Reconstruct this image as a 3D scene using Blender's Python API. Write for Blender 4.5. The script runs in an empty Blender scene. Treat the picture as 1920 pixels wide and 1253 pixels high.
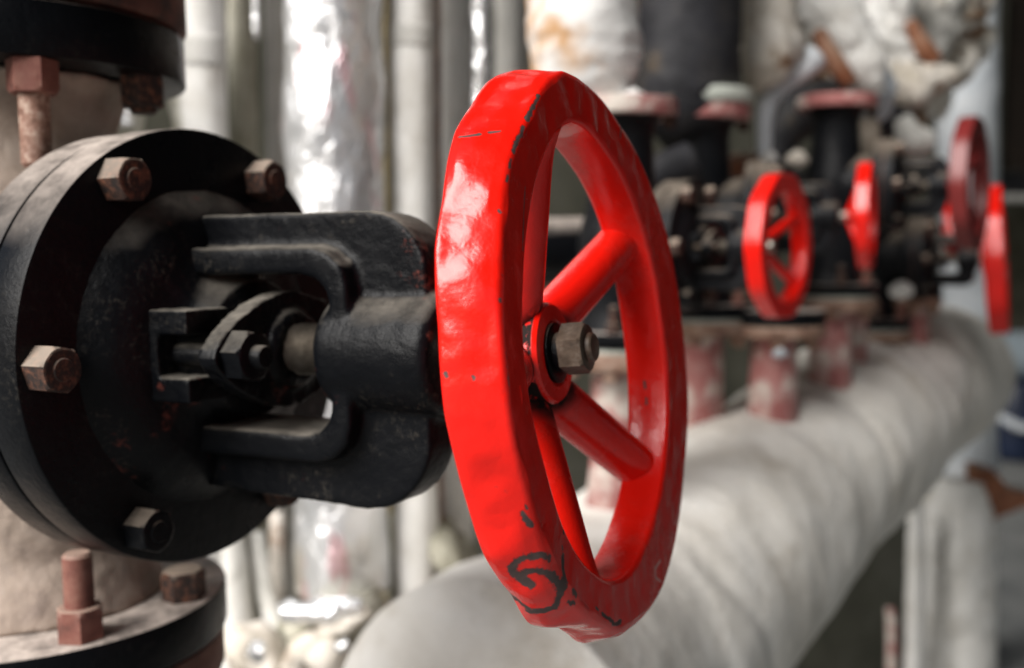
import bpy, bmesh, math, random
import numpy as np
from mathutils import Vector, Matrix, noise
from mathutils.bvhtree import BVHTree

# ------------------------------------------------------------------ camera, light, exposure
scene = bpy.context.scene
CAMZ = 1.15
PITCH = math.radians(5.0)
FPX = 1900.0
cam_d = bpy.data.cameras.new('camera')
cam = bpy.data.objects.new('camera', cam_d)
scene.collection.objects.link(cam)
cam.location = (0, 0, CAMZ)
cam.rotation_euler = (math.radians(90) - PITCH, 0, 0)
cam_d.sensor_width = 36.0
cam_d.lens = 36.0 * FPX / 1920.0
cam_d.clip_start = 0.01
cam_d.clip_end = 100
cam_d.dof.use_dof = True
cam_d.dof.focus_distance = 0.325
cam_d.dof.aperture_fstop = 6.8
scene.camera = cam

SUN_EL, SUN_AZ = math.radians(38), math.radians(-133)     # azimuth from +Y towards +X
world = bpy.data.worlds.new('World')
scene.world = world
world.use_nodes = True
wn = world.node_tree
sky = wn.nodes.new('ShaderNodeTexSky')
sky.sky_type = 'NISHITA'
sky.sun_disc = False
sky.sun_elevation = SUN_EL
sky.sun_rotation = SUN_AZ
sky.air_density = 1.0
sky.dust_density = 5.0
sky.ozone_density = 1.0
bg = wn.nodes['Background']
bg.inputs['Strength'].default_value = 0.05
wn.links.new(sky.outputs[0], bg.inputs['Color'])
sun_d = bpy.data.lights.new('sun', 'SUN')
sun_d.energy = 4.3
sun_d.angle = math.radians(44)
sun_d.color = (1.0, 0.985, 0.965)
sun = bpy.data.objects.new('sun', sun_d)
scene.collection.objects.link(sun)
sdir = Vector((math.sin(SUN_AZ) * math.cos(SUN_EL), math.cos(SUN_AZ) * math.cos(SUN_EL), math.sin(SUN_EL)))
sun.rotation_euler = sdir.to_track_quat('Z', 'Y').to_euler()
scene.view_settings.view_transform = 'Standard'
scene.view_settings.look = 'None'
scene.view_settings.gamma = 1
scene.view_settings.exposure = 0.57
scene.view_settings.use_curve_mapping = False

COL = scene.collection
random.seed(7)
rng = np.random.default_rng(7)
PI = math.pi

# ------------------------------------------------------------------ helpers
CF = Vector((0, math.cos(PITCH), -math.sin(PITCH)))
CU = Vector((0, math.sin(PITCH), math.cos(PITCH)))
CR = Vector((1, 0, 0))
CAM = Vector((0, 0, CAMZ))


def P(px, py, d):
    """world point seen at photo pixel (1920 wide) at depth d metres"""
    return CAM + CF * d + CR * ((px - 960) / FPX * d) + CU * ((626.5 - py) / FPX * d)


def PZ(px, d, z=None):
    p = P(px, 626.5 - FPX * math.tan(PITCH), d)
    if z is not None:
        p.z = z
    return p


def link(o, parent=None):
    COL.objects.link(o)
    if parent is not None:
        o.parent = parent
    return o


def mesh_obj(name, verts, faces, mat, parent=None, smooth=True, sharp=35):
    me = bpy.data.meshes.new(name)
    me.from_pydata([tuple(v) for v in verts], [], faces)
    me.validate()
    bm = bmesh.new()
    bm.from_mesh(me)
    bmesh.ops.recalc_face_normals(bm, faces=bm.faces)
    bm.to_mesh(me)
    bm.free()
    if mat:
        me.materials.append(mat)
    if smooth:
        me.polygons.foreach_set('use_smooth', [True] * len(me.polygons))
        if sharp:
            me.set_sharp_from_angle(angle=math.radians(sharp))
    return link(bpy.data.objects.new(name, me), parent)


def bm_obj(name, bm, mat, parent=None, smooth=True, sharp=35):
    me = bpy.data.meshes.new(name)
    bmesh.ops.recalc_face_normals(bm, faces=bm.faces)
    bm.to_mesh(me)
    bm.free()
    me.materials.append(mat)
    if smooth:
        me.polygons.foreach_set('use_smooth', [True] * len(me.polygons))
        if sharp:
            me.set_sharp_from_angle(angle=math.radians(sharp))
    return link(bpy.data.objects.new(name, me), parent)


def thing(name, label, cat, loc=(0, 0, 0), group=None):
    o = bpy.data.objects.new(name, None)
    o.empty_display_size = 0.02
    COL.objects.link(o)
    o.location = loc
    return tag(o, label, cat, group)


def tag(o, label, cat, group=None):
    o['label'] = label
    o['category'] = cat
    if group:
        o['group'] = group
    return o


def basis(axis):
    x = Vector(axis).normalized()
    up = Vector((0, 0, 1)) if abs(x.z) < 0.9 else Vector((1, 0, 0))
    y = up.cross(x).normalized()
    return x, y, x.cross(y)


def lathe(prof, origin=(0, 0, 0), axis=(1, 0, 0), seg=96, close=True):
    """prof: list of (along, radius). returns verts, faces"""
    x, y, z = basis(axis)
    o = Vector(origin)
    V, F = [], []
    n = len(prof)
    for a, r in prof:
        for k in range(seg):
            t = 2 * PI * k / seg
            V.append(o + x * a + (y * math.cos(t) + z * math.sin(t)) * r)
    for i in range(n - 1):
        for k in range(seg):
            k2 = (k + 1) % seg
            F.append((i * seg + k, i * seg + k2, (i + 1) * seg + k2, (i + 1) * seg + k))
    if close:
        if prof[0][1] > 1e-6:
            F.append(tuple(range(seg - 1, -1, -1)))
        if prof[-1][1] > 1e-6:
            F.append(tuple((n - 1) * seg + k for k in range(seg)))
    return V, F


def disc_prof(a0, a1, r, b=0.0012):
    return [(a0, r - b), (a0 + b * 0.3, r - b * 0.3), (a0 + b, r), (a1 - b, r), (a1 - b * 0.3, r - b * 0.3), (a1, r - b)]


def merge(*parts):
    V, F = [], []
    for v, f in parts:
        k = len(V)
        V += list(v)
        F += [tuple(i + k for i in q) for q in f]
    return V, F


def hexnut(origin, axis, across, h, rot=0.0, chamfer=0.12, hole=0.0):
    """hexagonal head with rounded-off outer corners"""
    x, y, z = basis(axis)
    o = Vector(origin)
    R = across / 2 / math.cos(PI / 6)
    seg = 48

    def hexr(t):
        u = (t + PI / 6) % (PI / 3) - PI / 6
        return (across / 2) / math.cos(u)
    prof = [(0.0, 1.0, 9), (h * 0.86, 1.0, 9), (h * 0.97, 1.0, across / 2 * 1.02), (h, 0.9, across / 2 * 0.93)]
    V, F = [], []
    for a, s, cap in prof:
        for k in range(seg):
            t = 2 * PI * k / seg
            r = min(hexr(t), cap if cap < 1 else 9)
            aa = a
            V.append(o + x * aa + (y * math.cos(t + rot) + z * math.sin(t + rot)) * r)
    for i in range(len(prof) - 1):
        for k in range(seg):
            k2 = (k + 1) % seg
            F.append((i * seg + k, i * seg + k2, (i + 1) * seg + k2, (i + 1) * seg + k))
    F.append(tuple(range(seg)))
    F.append(tuple((len(prof) - 1) * seg + k for k in range(seg)))
    return V, F


def box(c, sx, sy, sz):
    c = Vector(c)
    V = [c + Vector((i * sx / 2, j * sy / 2, k * sz / 2)) for i in (-1, 1) for j in (-1, 1) for k in (-1, 1)]
    F = [(0, 1, 3, 2), (4, 6, 7, 5), (0, 4, 5, 1), (2, 3, 7, 6), (0, 2, 6, 4), (1, 5, 7, 3)]
    return V, F


def prism_y(outline, y0, y1):
    """outline in x-z, extruded along y"""
    n = len(outline)
    V = [Vector((x, y0, z)) for x, z in outline] + [Vector((x, y1, z)) for x, z in outline]
    F = [tuple(range(n)), tuple(range(2 * n - 1, n - 1, -1))]
    for i in range(n):
        j = (i + 1) % n
        F.append((i, j, n + j, n + i))
    return V, F


def fbm(p, sc, octv=4, seed=0.0):
    return noise.fractal(Vector((p[0] * sc + seed, p[1] * sc + seed * 1.7, p[2] * sc - seed)), 0.9, 2.1, octv)


def ridge(p, sc, seed=0.0):
    return 1.0 - abs(noise.noise(Vector((p[0] * sc[0] + seed, p[1] * sc[1] - seed, p[2] * sc[2] + seed * 2)))) * 2.0


def smooth_path(pts, n):
    """Catmull-Rom resample of (Vector, radius) list"""
    pts = [(Vector(p), r) for p, r in pts]
    if len(pts) == 2:
        return [(pts[0][0].lerp(pts[1][0], i / (n - 1)), pts[0][1] + (pts[1][1] - pts[0][1]) * i / (n - 1)) for i in range(n)]
    ext = [(2 * pts[0][0] - pts[1][0], pts[0][1])] + pts + [(2 * pts[-1][0] - pts[-2][0], pts[-1][1])]
    out = []
    m = len(pts) - 1
    for i in range(n):
        u = i / (n - 1) * m
        k = min(int(u), m - 1)
        t = u - k
        a, b, c, d = ext[k:k + 4]

        def cr(p0, p1, p2, p3):
            return 0.5 * ((2 * p1) + (p2 - p0) * t + (2 * p0 - 5 * p1 + 4 * p2 - p3) * t * t + (3 * p1 - p0 - 3 * p2 + p3) * t ** 3)
        out.append((cr(a[0], b[0], c[0], d[0]), max(0.001, cr(a[1], b[1], c[1], d[1]))))
    return out


def tube(pts, n=40, seg=32, disp=None, flat=1.0, cap=True):
    pa = smooth_path(pts, n)
    V, F = [], []
    prev = None
    s = 0.0
    for i, (p, r) in enumerate(pa):
        a = pa[max(0, i - 1)][0]
        b = pa[min(n - 1, i + 1)][0]
        t = (b - a).normalized()
        if prev is None:
            _, y, z = basis(t)
        else:
            y = (prev - t * prev.dot(t)).normalized()
            z = t.cross(y)
        prev = y
        if i:
            s += (p - pa[i - 1][0]).length
        for k in range(seg):
            th = 2 * PI * k / seg
            d = y * math.cos(th) + z * math.sin(th) * flat
            q = p + d * r
            if disp:
                q = q + d * disp(q, s, th, r)
            V.append(q)
    for i in range(n - 1):
        for k in range(seg):
            k2 = (k + 1) % seg
            F.append((i * seg + k, i * seg + k2, (i + 1) * seg + k2, (i + 1) * seg + k))
    if cap:
        F.append(tuple(range(seg)))
        F.append(tuple((n - 1) * seg + k for k in range(seg)))
    return V, F


def cloth_disp(a1=0.06, a2=0.05, sc=14, ring=40, seed=0.0):
    """loose lagging: broad lumps plus crosswise creases, relative to the radius"""
    def f(q, s, th, r):
        l = fbm(q, sc, 3, seed) * a1
        c = max(0.0, ridge((s, th * 0.35, seed), (ring, 1.2, 1.0), seed) - 0.55) * a2
        w = fbm(q, sc * 4, 3, seed + 9) * a1 * 0.35
        return r * (l - c + w)
    return f


def torn_disp(seed, amp=1.0):
    def f(q, s_, th, r):
        a = max(0.0, ridge(q, (17, 17, 17), seed)) * .30 + max(0.0, ridge(q, (36, 36, 36), seed + 3)) * .17
        return r * amp * (fbm(q, 9, 3, seed + 1) * .30 - a + .18)
    return f


# ------------------------------------------------------------------ materials
class NT:
    def __init__(self, name):
        self.m = bpy.data.materials.new(name)
        self.m.use_nodes = True
        self.t = self.m.node_tree
        self.b = self.t.nodes['Principled BSDF']
        self.tc = self.n('ShaderNodeTexCoord')

    def n(self, kind, **kw):
        o = self.t.nodes.new(kind)
        for k, v in kw.items():
            setattr(o, k, v)
        return o

    def l(self, a, b):
        self.t.links.new(a, b)

    def noise(self, scale, detail=4, rough=0.6, stretch=None, dist=0.0):
        o = self.n('ShaderNodeTexNoise')
        o.inputs['Scale'].default_value = scale
        o.inputs['Detail'].default_value = detail
        o.inputs['Roughness'].default_value = rough
        o.inputs['Distortion'].default_value = dist
        src = self.tc.outputs['Object']
        if stretch:
            mp = self.n('ShaderNodeMapping')
            mp.inputs['Scale'].default_value = stretch
            self.l(src, mp.inputs['Vector'])
            src = mp.outputs[0]
        self.l(src, o.inputs['Vector'])
        return o.outputs[0]

    def ramp(self, fac, stops):
        o = self.n('ShaderNodeValToRGB')
        e = o.color_ramp.elements
        while len(e) < len(stops):
            e.new(0.5)
        for el, (p, c) in zip(e, stops):
            el.position = p
            el.color = (c, c, c, 1) if isinstance(c, (int, float)) else (*c, 1)
        self.l(fac, o.inputs[0])
        return o.outputs[0]

    def mix(self, fac, a, b):
        o = self.n('ShaderNodeMix', data_type='RGBA')
        for sock, v in ((o.inputs[0], fac), (o.inputs[6], a), (o.inputs[7], b)):
            if isinstance(v, (int, float)):
                sock.default_value = v
            elif isinstance(v, tuple):
                sock.default_value = (*v, 1)
            else:
                self.l(v, sock)
        return o.outputs[2]

    def math(self, op, a, b=0.0, clamp=False):
        o = self.n('ShaderNodeMath', operation=op, use_clamp=clamp)
        for sock, v in ((o.inputs[0], a), (o.inputs[1], b)):
            if isinstance(v, (int, float)):
                sock.default_value = v
            else:
                self.l(v, sock)
        return o.outputs[0]

    def set(self, name, v):
        s = self.b.inputs[name]
        if isinstance(v, (int, float)):
            s.default_value = v
        elif isinstance(v, tuple):
            s.default_value = (*v, 1)
        else:
            self.l(v, s)

    def bump(self, h, strength=0.3, dist=0.002, prev=None):
        o = self.n('ShaderNodeBump')
        o.inputs['Strength'].default_value = strength
        o.inputs['Distance'].default_value = dist
        self.l(h, o.inputs['Height'])
        if prev is not None:
            self.l(prev, o.inputs['Normal'])
        self.l(o.outputs[0], self.b.inputs['Normal'])
        return o.outputs[0]

    def up(self, lo=0.2, hi=0.85):
        g = self.n('ShaderNodeNewGeometry')
        s = self.n('ShaderNodeSeparateXYZ')
        self.l(g.outputs['Normal'], s.inputs[0])
        return self.ramp(s.outputs['Z'], [(0.5 + lo / 2, 0.0), (0.5 + hi / 2, 1.0)]) if False else self._mr(s.outputs['Z'], lo, hi)

    def _mr(self, v, lo, hi):
        o = self.n('ShaderNodeMapRange', clamp=True)
        self.l(v, o.inputs[0])
        o.inputs[1].default_value = lo
        o.inputs[2].default_value = hi
        return o.outputs[0]

    def attr(self, name):
        o = self.n('ShaderNodeAttribute', attribute_name=name)
        return o.outputs['Fac']


def mat_black_iron(name='black_iron_paint', dust=(0.30, 0.25, 0.20), dust_amt=0.9, base=(0.0026, 0.0030, 0.0040), speck=0.35, rough=0.30, rust=0.0):
    t = NT(name)
    n1 = t.noise(60, 6, 0.7)
    n2 = t.noise(420, 5, 0.7)
    n3 = t.noise(22, 5, 0.65, None, 0.8)
    up = t.up(0.45, 1.0)
    patch = t.ramp(n1, [(0.38, 0.0), (0.62, 1.0)])
    d = t.math('MULTIPLY', up, t.math('ADD', t.math('MULTIPLY', patch, 0.6), 0.4))
    d = t.math('MULTIPLY', d, dust_amt, True)
    grain = t.math('MULTIPLY', t.ramp(n2, [(0.52, 0.0), (0.75, 1.0)]), t.ramp(n3, [(0.52, 0.0), (0.72, 1.0)]))
    grain = t.math('MULTIPLY', grain, speck)
    c = t.mix(t.math('MULTIPLY', t.ramp(n3, [(0.4, 0.0), (0.75, 1.0)]), 0.6), base, (base[0] * 2.0, base[1] * 1.9, base[2] * 1.7))
    c = t.mix(grain, c, (0.10, 0.088, 0.07))
    c = t.mix(d, c, dust)
    if rust:
        rm = t.math('MULTIPLY', t.ramp(t.noise(34, 5, 0.7), [(0.63, 0.0), (0.68, 1.0)]), t.ramp(t.noise(240, 4, 0.7), [(0.42, 0.0), (0.6, 1.0)]))
        c = t.mix(t.math('MULTIPLY', rm, rust), c, (0.11, 0.030, 0.022))
    t.set('Base Color', c)
    r = t.math('ADD', t.math('MULTIPLY', n1, 0.45), rough - 0.2)
    r = t.math('ADD', r, t.math('MULTIPLY', grain, 0.8))
    r = t.math('ADD', r, t.math('MULTIPLY', d, 0.5), True)
    t.set('Roughness', r)
    t.set('Specular IOR Level', 0.12)
    b = t.bump(n2, 0.35, 0.0009)
    t.bump(n1, 0.4, 0.0018, b)
    return t.m


def mat_red(name='red_enamel', base=(0.78, 0.007, 0.003), wear=True, rough=0.19):
    t = NT(name)
    n0 = t.noise(30, 3, 0.5)
    n1 = t.noise(110, 4, 0.55)
    n2 = t.noise(900, 3, 0.6)
    c = t.mix(n0, base, (base[0] * 0.80, base[1] * 1.3, base[2] * 1.2))
    gr = t.math('MULTIPLY', t.ramp(t.noise(14, 5, 0.7), [(0.50, 0.0), (0.75, 1.0)]), t.ramp(t.noise(190, 5, 0.75), [(0.40, 0.0), (0.70, 1.0)]))
    c = t.mix(t.math('MULTIPLY', gr, 0.30), c, (0.16, 0.05, 0.04))
    spots = t.ramp(t.noise(260, 3, 0.6), [(0.70, 0.0), (0.74, 1.0)])
    c = t.mix(t.math('MULTIPLY', spots, 0.35), c, (0.10, 0.03, 0.025))
    r = t.math('ADD', t.math('ADD', t.math('MULTIPLY', n1, 0.16), rough - 0.06), t.math('MULTIPLY', gr, 0.3))
    h = t.math('ADD', t.math('MULTIPLY', n1, 0.9), t.math('MULTIPLY', n2, 0.10))
    if wear:
        w = t.attr('wear')
        wn_ = t.noise(520, 5, 0.75)
        w = t.math('ADD', w, t.math('MULTIPLY', t.math('SUBTRACT', wn_, 0.5), 1.5))
        w = t.math('ADD', w, t.math('MULTIPLY', t.math('SUBTRACT', t.noise(170, 2), 0.5), 0.9))
        halo = t.ramp(w, [(0.34, 0.0), (0.50, 1.0)])
        w = t.ramp(w, [(0.50, 0.0), (0.60, 1.0)])
        c = t.mix(t.math('MULTIPLY', t.math('MULTIPLY', halo, t.ramp(t.attr('wear'), [(0.05, 0.0), (0.3, 1.0)])), 0.55), c, (0.25, 0.004, 0.004))
        c = t.mix(w, c, t.mix(t.noise(300, 3), (0.022, 0.016, 0.017), (0.10, 0.062, 0.055)))
        s = t.attr('scrape')
        s = t.math('ADD', s, t.math('MULTIPLY', t.math('SUBTRACT', t.noise(600, 4, 0.7), 0.5), 1.3))
        s = t.ramp(s, [(0.52, 0.0), (0.66, 1.0)])
        c = t.mix(t.math('MULTIPLY', s, 0.75), c, (0.75, 0.45, 0.42))
        r = t.math('ADD', r, t.math('MULTIPLY', w, 0.4), True)
        h = t.math('SUBTRACT', h, t.math('MULTIPLY', w, 0.5))
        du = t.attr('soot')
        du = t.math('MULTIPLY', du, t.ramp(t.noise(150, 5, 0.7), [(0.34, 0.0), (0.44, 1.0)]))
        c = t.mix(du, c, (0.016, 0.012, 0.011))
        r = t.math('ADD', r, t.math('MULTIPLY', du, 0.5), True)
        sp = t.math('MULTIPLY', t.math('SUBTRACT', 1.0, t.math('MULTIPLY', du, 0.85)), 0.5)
    t.set('Base Color', c)
    t.set('Roughness', r)
    t.set('Specular IOR Level', sp if wear else 0.5)
    t.set('Coat Weight', 0.0)
    t.set('Coat Roughness', 0.12)
    t.bump(h, 0.42, 0.0014)
    return t.m


def mat_rust(name, a=(0.16, 0.055, 0.03), b=(0.32, 0.19, 0.13), c2=(0.03, 0.015, 0.012), dust=0.5, scale=160):
    t = NT(name)
    n1 = t.noise(scale, 6, 0.7)
    n2 = t.noise(scale * 0.3, 4, 0.6)
    c = t.ramp(n1, [(0.3, c2), (0.48, a), (0.72, b)])
    d = t.math('MULTIPLY', t.up(0.1, 0.9), dust)
    c = t.mix(t.math('MULTIPLY', t.ramp(n2, [(0.45, 0.0), (0.7, 1.0)]), 0.5), c, c2)
    c = t.mix(d, c, (0.42, 0.34, 0.27))
    t.set('Base Color', c)
    t.set('Roughness', 0.75)
    t.bump(n1, 0.4, 0.0008)
    return t.m


def mat_plain(name, cols, scale=30, rough=0.8, bump=0.3, bdist=0.002, stretch=None, stain=None, metallic=0.0, spec=0.3):
    t = NT(name)
    n1 = t.noise(scale, 5, 0.65, stretch)
    k = len(cols)
    c = t.ramp(n1, [(0.3 + 0.4 * i / max(1, k - 1), cc) for i, cc in enumerate(cols)])
    if stain:
        sc, lo, hi, colr = stain
        c = t.mix(t.ramp(t.noise(sc, 4, 0.6), [(lo, 0.0), (hi, 1.0)]), c, colr)
    t.set('Base Color', c)
    t.set('Roughness', rough)
    t.set('Metallic', metallic)
    t.set('Specular IOR Level', spec)
    t.bump(t.noise(scale * 6, 5, 0.7), bump, bdist)
    return t.m


def mat_foil(name, tint=(0.88, 0.89, 0.91), ink=True, rough=0.33):
    t = NT(name)
    n1 = t.noise(26, 4, 0.6, (1, 1, 0.45), 0.6)
    n2 = t.noise(80, 4, 0.6, (1, 1, 0.6), 0.8)
    c = tint
    if ink:
        m = t.ramp(t.noise(22, 3, 0.5, (1.4, 1.4, 0.5)), [(0.56, 0.0), (0.63, 1.0)])
        c = t.mix(t.math('MULTIPLY', m, 0.55), tint, (0.75, 0.30, 0.34))
        g = t.ramp(t.noise(15, 3, 0.5, (1.0, 1.0, 0.8)), [(0.60, 0.0), (0.72, 1.0)])
        c = t.mix(t.math('MULTIPLY', g, 0.5), c, (0.62, 0.52, 0.34))
    t.set('Base Color', c)
    t.set('Metallic', 0.88)
    t.set('Roughness', rough)
    h = t.math('ADD', n1, t.math('MULTIPLY', n2, 0.4))
    t.bump(h, 0.7, 0.011)
    return t.m


M = {}
M['black'] = mat_black_iron()
M['black_cover'] = mat_black_iron('black_cover_paint', dust=(0.22, 0.20, 0.17), dust_amt=0.8, speck=0.8, rust=0.8)
M['black_bg'] = mat_black_iron('black_bonnet_paint', dust=(0.30, 0.25, 0.20), dust_amt=0.85, base=(0.006, 0.0065, 0.008), speck=0.35)
M['edge'] = mat_black_iron('dusty_flange_paint', dust=(0.52, 0.45, 0.40), dust_amt=1.0, speck=0.4)
M['red'] = mat_red()
M['red_bg'] = mat_red('red_enamel_plain', wear=False)
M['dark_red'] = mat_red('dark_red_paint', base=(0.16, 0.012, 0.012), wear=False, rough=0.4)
M['bolt'] = mat_rust('rusty_bolt_steel', a=(0.028, 0.014, 0.010), b=(0.22, 0.085, 0.045), c2=(0.008, 0.007, 0.007), dust=0.7, scale=300)
M['nut_brown'] = mat_plain('brown_nut_steel', [(0.030, 0.019, 0.012), (0.085, 0.060, 0.042), (0.17, 0.14, 0.115)], 120, 0.42, 0.4, 0.0008, metallic=0.0, spec=0.45)
M['nut_red'] = mat_rust('red_primer_nut', a=(0.17, 0.058, 0.042), b=(0.23, 0.11, 0.08), c2=(0.08, 0.03, 0.022), dust=0.45, scale=120)
M['stud'] = mat_rust('crusty_stud', a=(0.26, 0.14, 0.10), b=(0.55, 0.43, 0.35), c2=(0.10, 0.045, 0.03), dust=0.2, scale=230)
M['body'] = mat_plain('dusty_beige_cast', [(0.20, 0.16, 0.14), (0.36, 0.29, 0.24), (0.44, 0.37, 0.32)], 26, 0.85, 0.5, 0.0016, stain=(18, 0.55, 0.72, (0.12, 0.11, 0.12)))
M['stem'] = mat_plain('stem_steel', [(0.16, 0.14, 0.12), (0.36, 0.33, 0.29)], 150, 0.4, 0.3, 0.0005, metallic=0.8)
M['rust_flange'] = mat_rust('rusty_flange', a=(0.12, 0.045, 0.03), b=(0.22, 0.11, 0.08), c2=(0.02, 0.013, 0.012), dust=0.5, scale=60)
M['pink'] = mat_plain('pink_primer_pipe', [(0.26, 0.075, 0.07), (0.38, 0.15, 0.14), (0.48, 0.30, 0.27)], 22, 0.7, 0.3, 0.002, stain=(16, 0.50, 0.62, (0.62, 0.56, 0.50)))
M['gasket'] = mat_plain('pale_gasket', [(0.40, 0.43, 0.38), (0.60, 0.62, 0.56)], 40, 0.7)
M['rust_beige'] = mat_rust('rusty_beige_flange', a=(0.26, 0.15, 0.10), b=(0.46, 0.34, 0.27), c2=(0.10, 0.05, 0.04), dust=0.75, scale=50)
M['cloth_white'] = mat_plain('white_lagging', [(0.58, 0.56, 0.52), (0.72, 0.71, 0.68), (0.80, 0.79, 0.77)], 20, 0.85, 0.4, 0.003, stain=(14, 0.62, 0.85, (0.40, 0.36, 0.30)))
M['cloth_grey'] = mat_plain('grey_lagging', [(0.38, 0.375, 0.345), (0.52, 0.51, 0.48), (0.62, 0.61, 0.58)], 22, 0.85, 0.4, 0.003, (1, 1, 0.5))
M['cloth_olive'] = mat_plain('olive_lagging', [(0.24, 0.23, 0.17), (0.38, 0.365, 0.30), (0.48, 0.465, 0.41)], 22, 0.85, 0.4, 0.003, (1, 1, 0.5))
M['cloth_header'] = mat_plain('header_lagging', [(0.64, 0.605, 0.545), (0.75, 0.72, 0.665), (0.82, 0.80, 0.76)], 13, 0.9, 0.6, 0.004, stain=(9, 0.56, 0.80, (0.42, 0.36, 0.28)))
M['cloth_beige'] = mat_plain('beige_lagging', [(0.46, 0.41, 0.33), (0.64, 0.59, 0.52), (0.74, 0.71, 0.66)], 22, 0.88, 0.4, 0.003, stain=(20, 0.58, 0.70, (0.20, 0.11, 0.06)))
M['cloth_stained'] = mat_plain('rust_stained_lagging', [(0.60, 0.58, 0.54), (0.74, 0.73, 0.71), (0.80, 0.79, 0.77)], 16, 0.85, 0.4, 0.003, stain=(13, 0.50, 0.64, (0.50, 0.26, 0.09)))
M['cloth_torn'] = mat_plain('torn_lagging_cloth', [(0.42, 0.38, 0.31), (0.64, 0.61, 0.55), (0.78, 0.76, 0.73)], 16, 0.9, 0.5, 0.004, stain=(11, 0.53, 0.62, (0.22, 0.115, 0.055)))
M['cloth_blue'] = mat_plain('bluish_white_wrap', [(0.44, 0.48, 0.52), (0.60, 0.64, 0.68), (0.70, 0.73, 0.76)], 16, 0.6, 0.3, 0.003)
M['cloth_brown'] = mat_plain('brown_sacking', [(0.16, 0.125, 0.09), (0.30, 0.25, 0.20), (0.42, 0.37, 0.31)], 18, 0.9, 0.4, 0.003)
M['foil'] = mat_foil('crumpled_foil')
M['foil_plain'] = mat_foil('bright_foil', ink=False, rough=0.22)
M['pipe_black'] = mat_plain('black_pipe_wrap', [(0.010, 0.010, 0.012), (0.022, 0.022, 0.026), (0.05, 0.045, 0.04)], 24, 0.6, 0.4, 0.002, stain=(12, 0.62, 0.75, (0.13, 0.085, 0.045)))
M['rust_pipe'] = mat_rust('thin_rust_pipe', dust=0.1, scale=60)
M['yellow_foam'] = mat_plain('yellowed_foam', [(0.20, 0.16, 0.09), (0.42, 0.35, 0.22)], 30, 0.9)
M['post'] = mat_plain('dark_brown_steel', [(0.008, 0.006, 0.004), (0.022, 0.014, 0.009)], 12, 0.7)
M['navy'] = mat_plain('navy_sheet', [(0.004, 0.008, 0.022), (0.010, 0.02, 0.05)], 8, 0.4)
M['pale_blue'] = mat_plain('pale_blue_paint', [(0.30, 0.37, 0.42), (0.42, 0.49, 0.54)], 10, 0.5)
M['wall'] = mat_plain('olive_plaster', [(0.06, 0.06, 0.047), (0.11, 0.108, 0.083), (0.16, 0.155, 0.128)], 6, 0.9, 0.4, 0.004)
M['floor'] = mat_plain('concrete_floor', [(0.13, 0.135, 0.135), (0.18, 0.185, 0.18), (0.22, 0.22, 0.215)], 5, 0.9, 0.4, 0.003)
M['brown_rust'] = mat_rust('rusty_bracket_steel', a=(0.22, 0.075, 0.03), b=(0.34, 0.20, 0.13), c2=(0.05, 0.025, 0.018), dust=0.5, scale=20)


# ------------------------------------------------------------------ setting
def wall_sheet(name, a, b, z0, z1, th, mat, label):
    a = Vector(a)
    b = Vector(b)
    d = (b - a).normalized()
    nrm = Vector((-d.y, d.x, 0))
    V = []
    for q in (a, b, b + nrm * th, a + nrm * th):
        V += [Vector((q.x, q.y, z0)), Vector((q.x, q.y, z1))]
    F = [(0, 2, 3, 1), (2, 4, 5, 3), (4, 6, 7, 5), (6, 0, 1, 7), (1, 3, 5, 7), (0, 6, 4, 2)]
    o = mesh_obj(name, V, F, mat, smooth=False)
    tag(o, label, 'wall')
    return o


fl = mesh_obj('floor', [(-30, -30, 0), (30, -30, 0), (30, 30, 0), (-30, 30, 0)], [(0, 1, 2, 3)], M['floor'], smooth=False)
fl['kind'] = 'structure'
def slab(name, x0, x1, y0, y1, z0, z1, mat, label, cat):
    V, F = box(((x0 + x1) / 2, (y0 + y1) / 2, (z0 + z1) / 2), x1 - x0, y1 - y0, z1 - z0)
    return tag(mesh_obj(name, V, F, mat, smooth=False), label, cat)


slab('blocker', -0.1, 12, -3, 9.4, 2.8, 2.95, M['wall'], 'dull flat roof added out of view to darken right-facing surfaces', 'blocker')  # unseen slab added only to block sky light from above and right
wall_sheet('back_wall', PZ(-500, 1.15, 0), PZ(1872, 2.55, 0), 0, 3.2, 0.2, M['wall'], 'dull olive plaster wall behind the row of lagged vertical pipes')

# ------------------------------------------------------------------ valve builder
RIM_FRONT = [(100, .1007), (84, .0976), (65, .0963), (44, .1001), (24, .1055), (3, .1061), (-17, .1075), (-35, .103), (-57, .1024), (-70, .1017), (-89, .0972), (-102, .0958), (-117, .0925), (-128, .0914), (-136, .0917), (-146, .0918), (-155, .0908), (-163, .0911), (-174, .0922), (176, .0925), (168, .0935), (155, .0942), (146, .0958), (138, .0972), (128, .0961), (117, .0979), (110, .0992)]
RIM_BACK = [(115, .105), (124, .1036), (133, .1046), (140, .1030), (147, .1008), (156, .1013), (169, .0974), (-177, .0978), (-168, .0962), (-159, .0958), (-150, .0964), (-136, .0938), (-127, .097), (-120, .0956), (-113, .0937), (-106, .0965), (-101, .1000), (-88, .1012), (-75, .098), (-55, .100), (-25, .1035), (0, .103), (25, .1015), (50, .098), (75, .099), (95, .1030)]
RIM_MID = [(180, .0008), (150, .0010), (120, .0004), (90, .0004), (0, .0008), (-60, .0008), (-100, .0016), (-113, .0012), (-122, .0034), (-135, .0040), (-148, .0034), (-162, .0012)]
RIM_IN = [(96, .0838), (75, .0776), (162, .0773), (171, .0775), (-175, .0764), (-158, .0745), (-143, .0770), (-126, .0780), (44, .0750), (7, .0715), (-29, .0741), (-98, .0784), (-62, .074), (130, .0803), (110, .0828), (148, .0781)]


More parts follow.
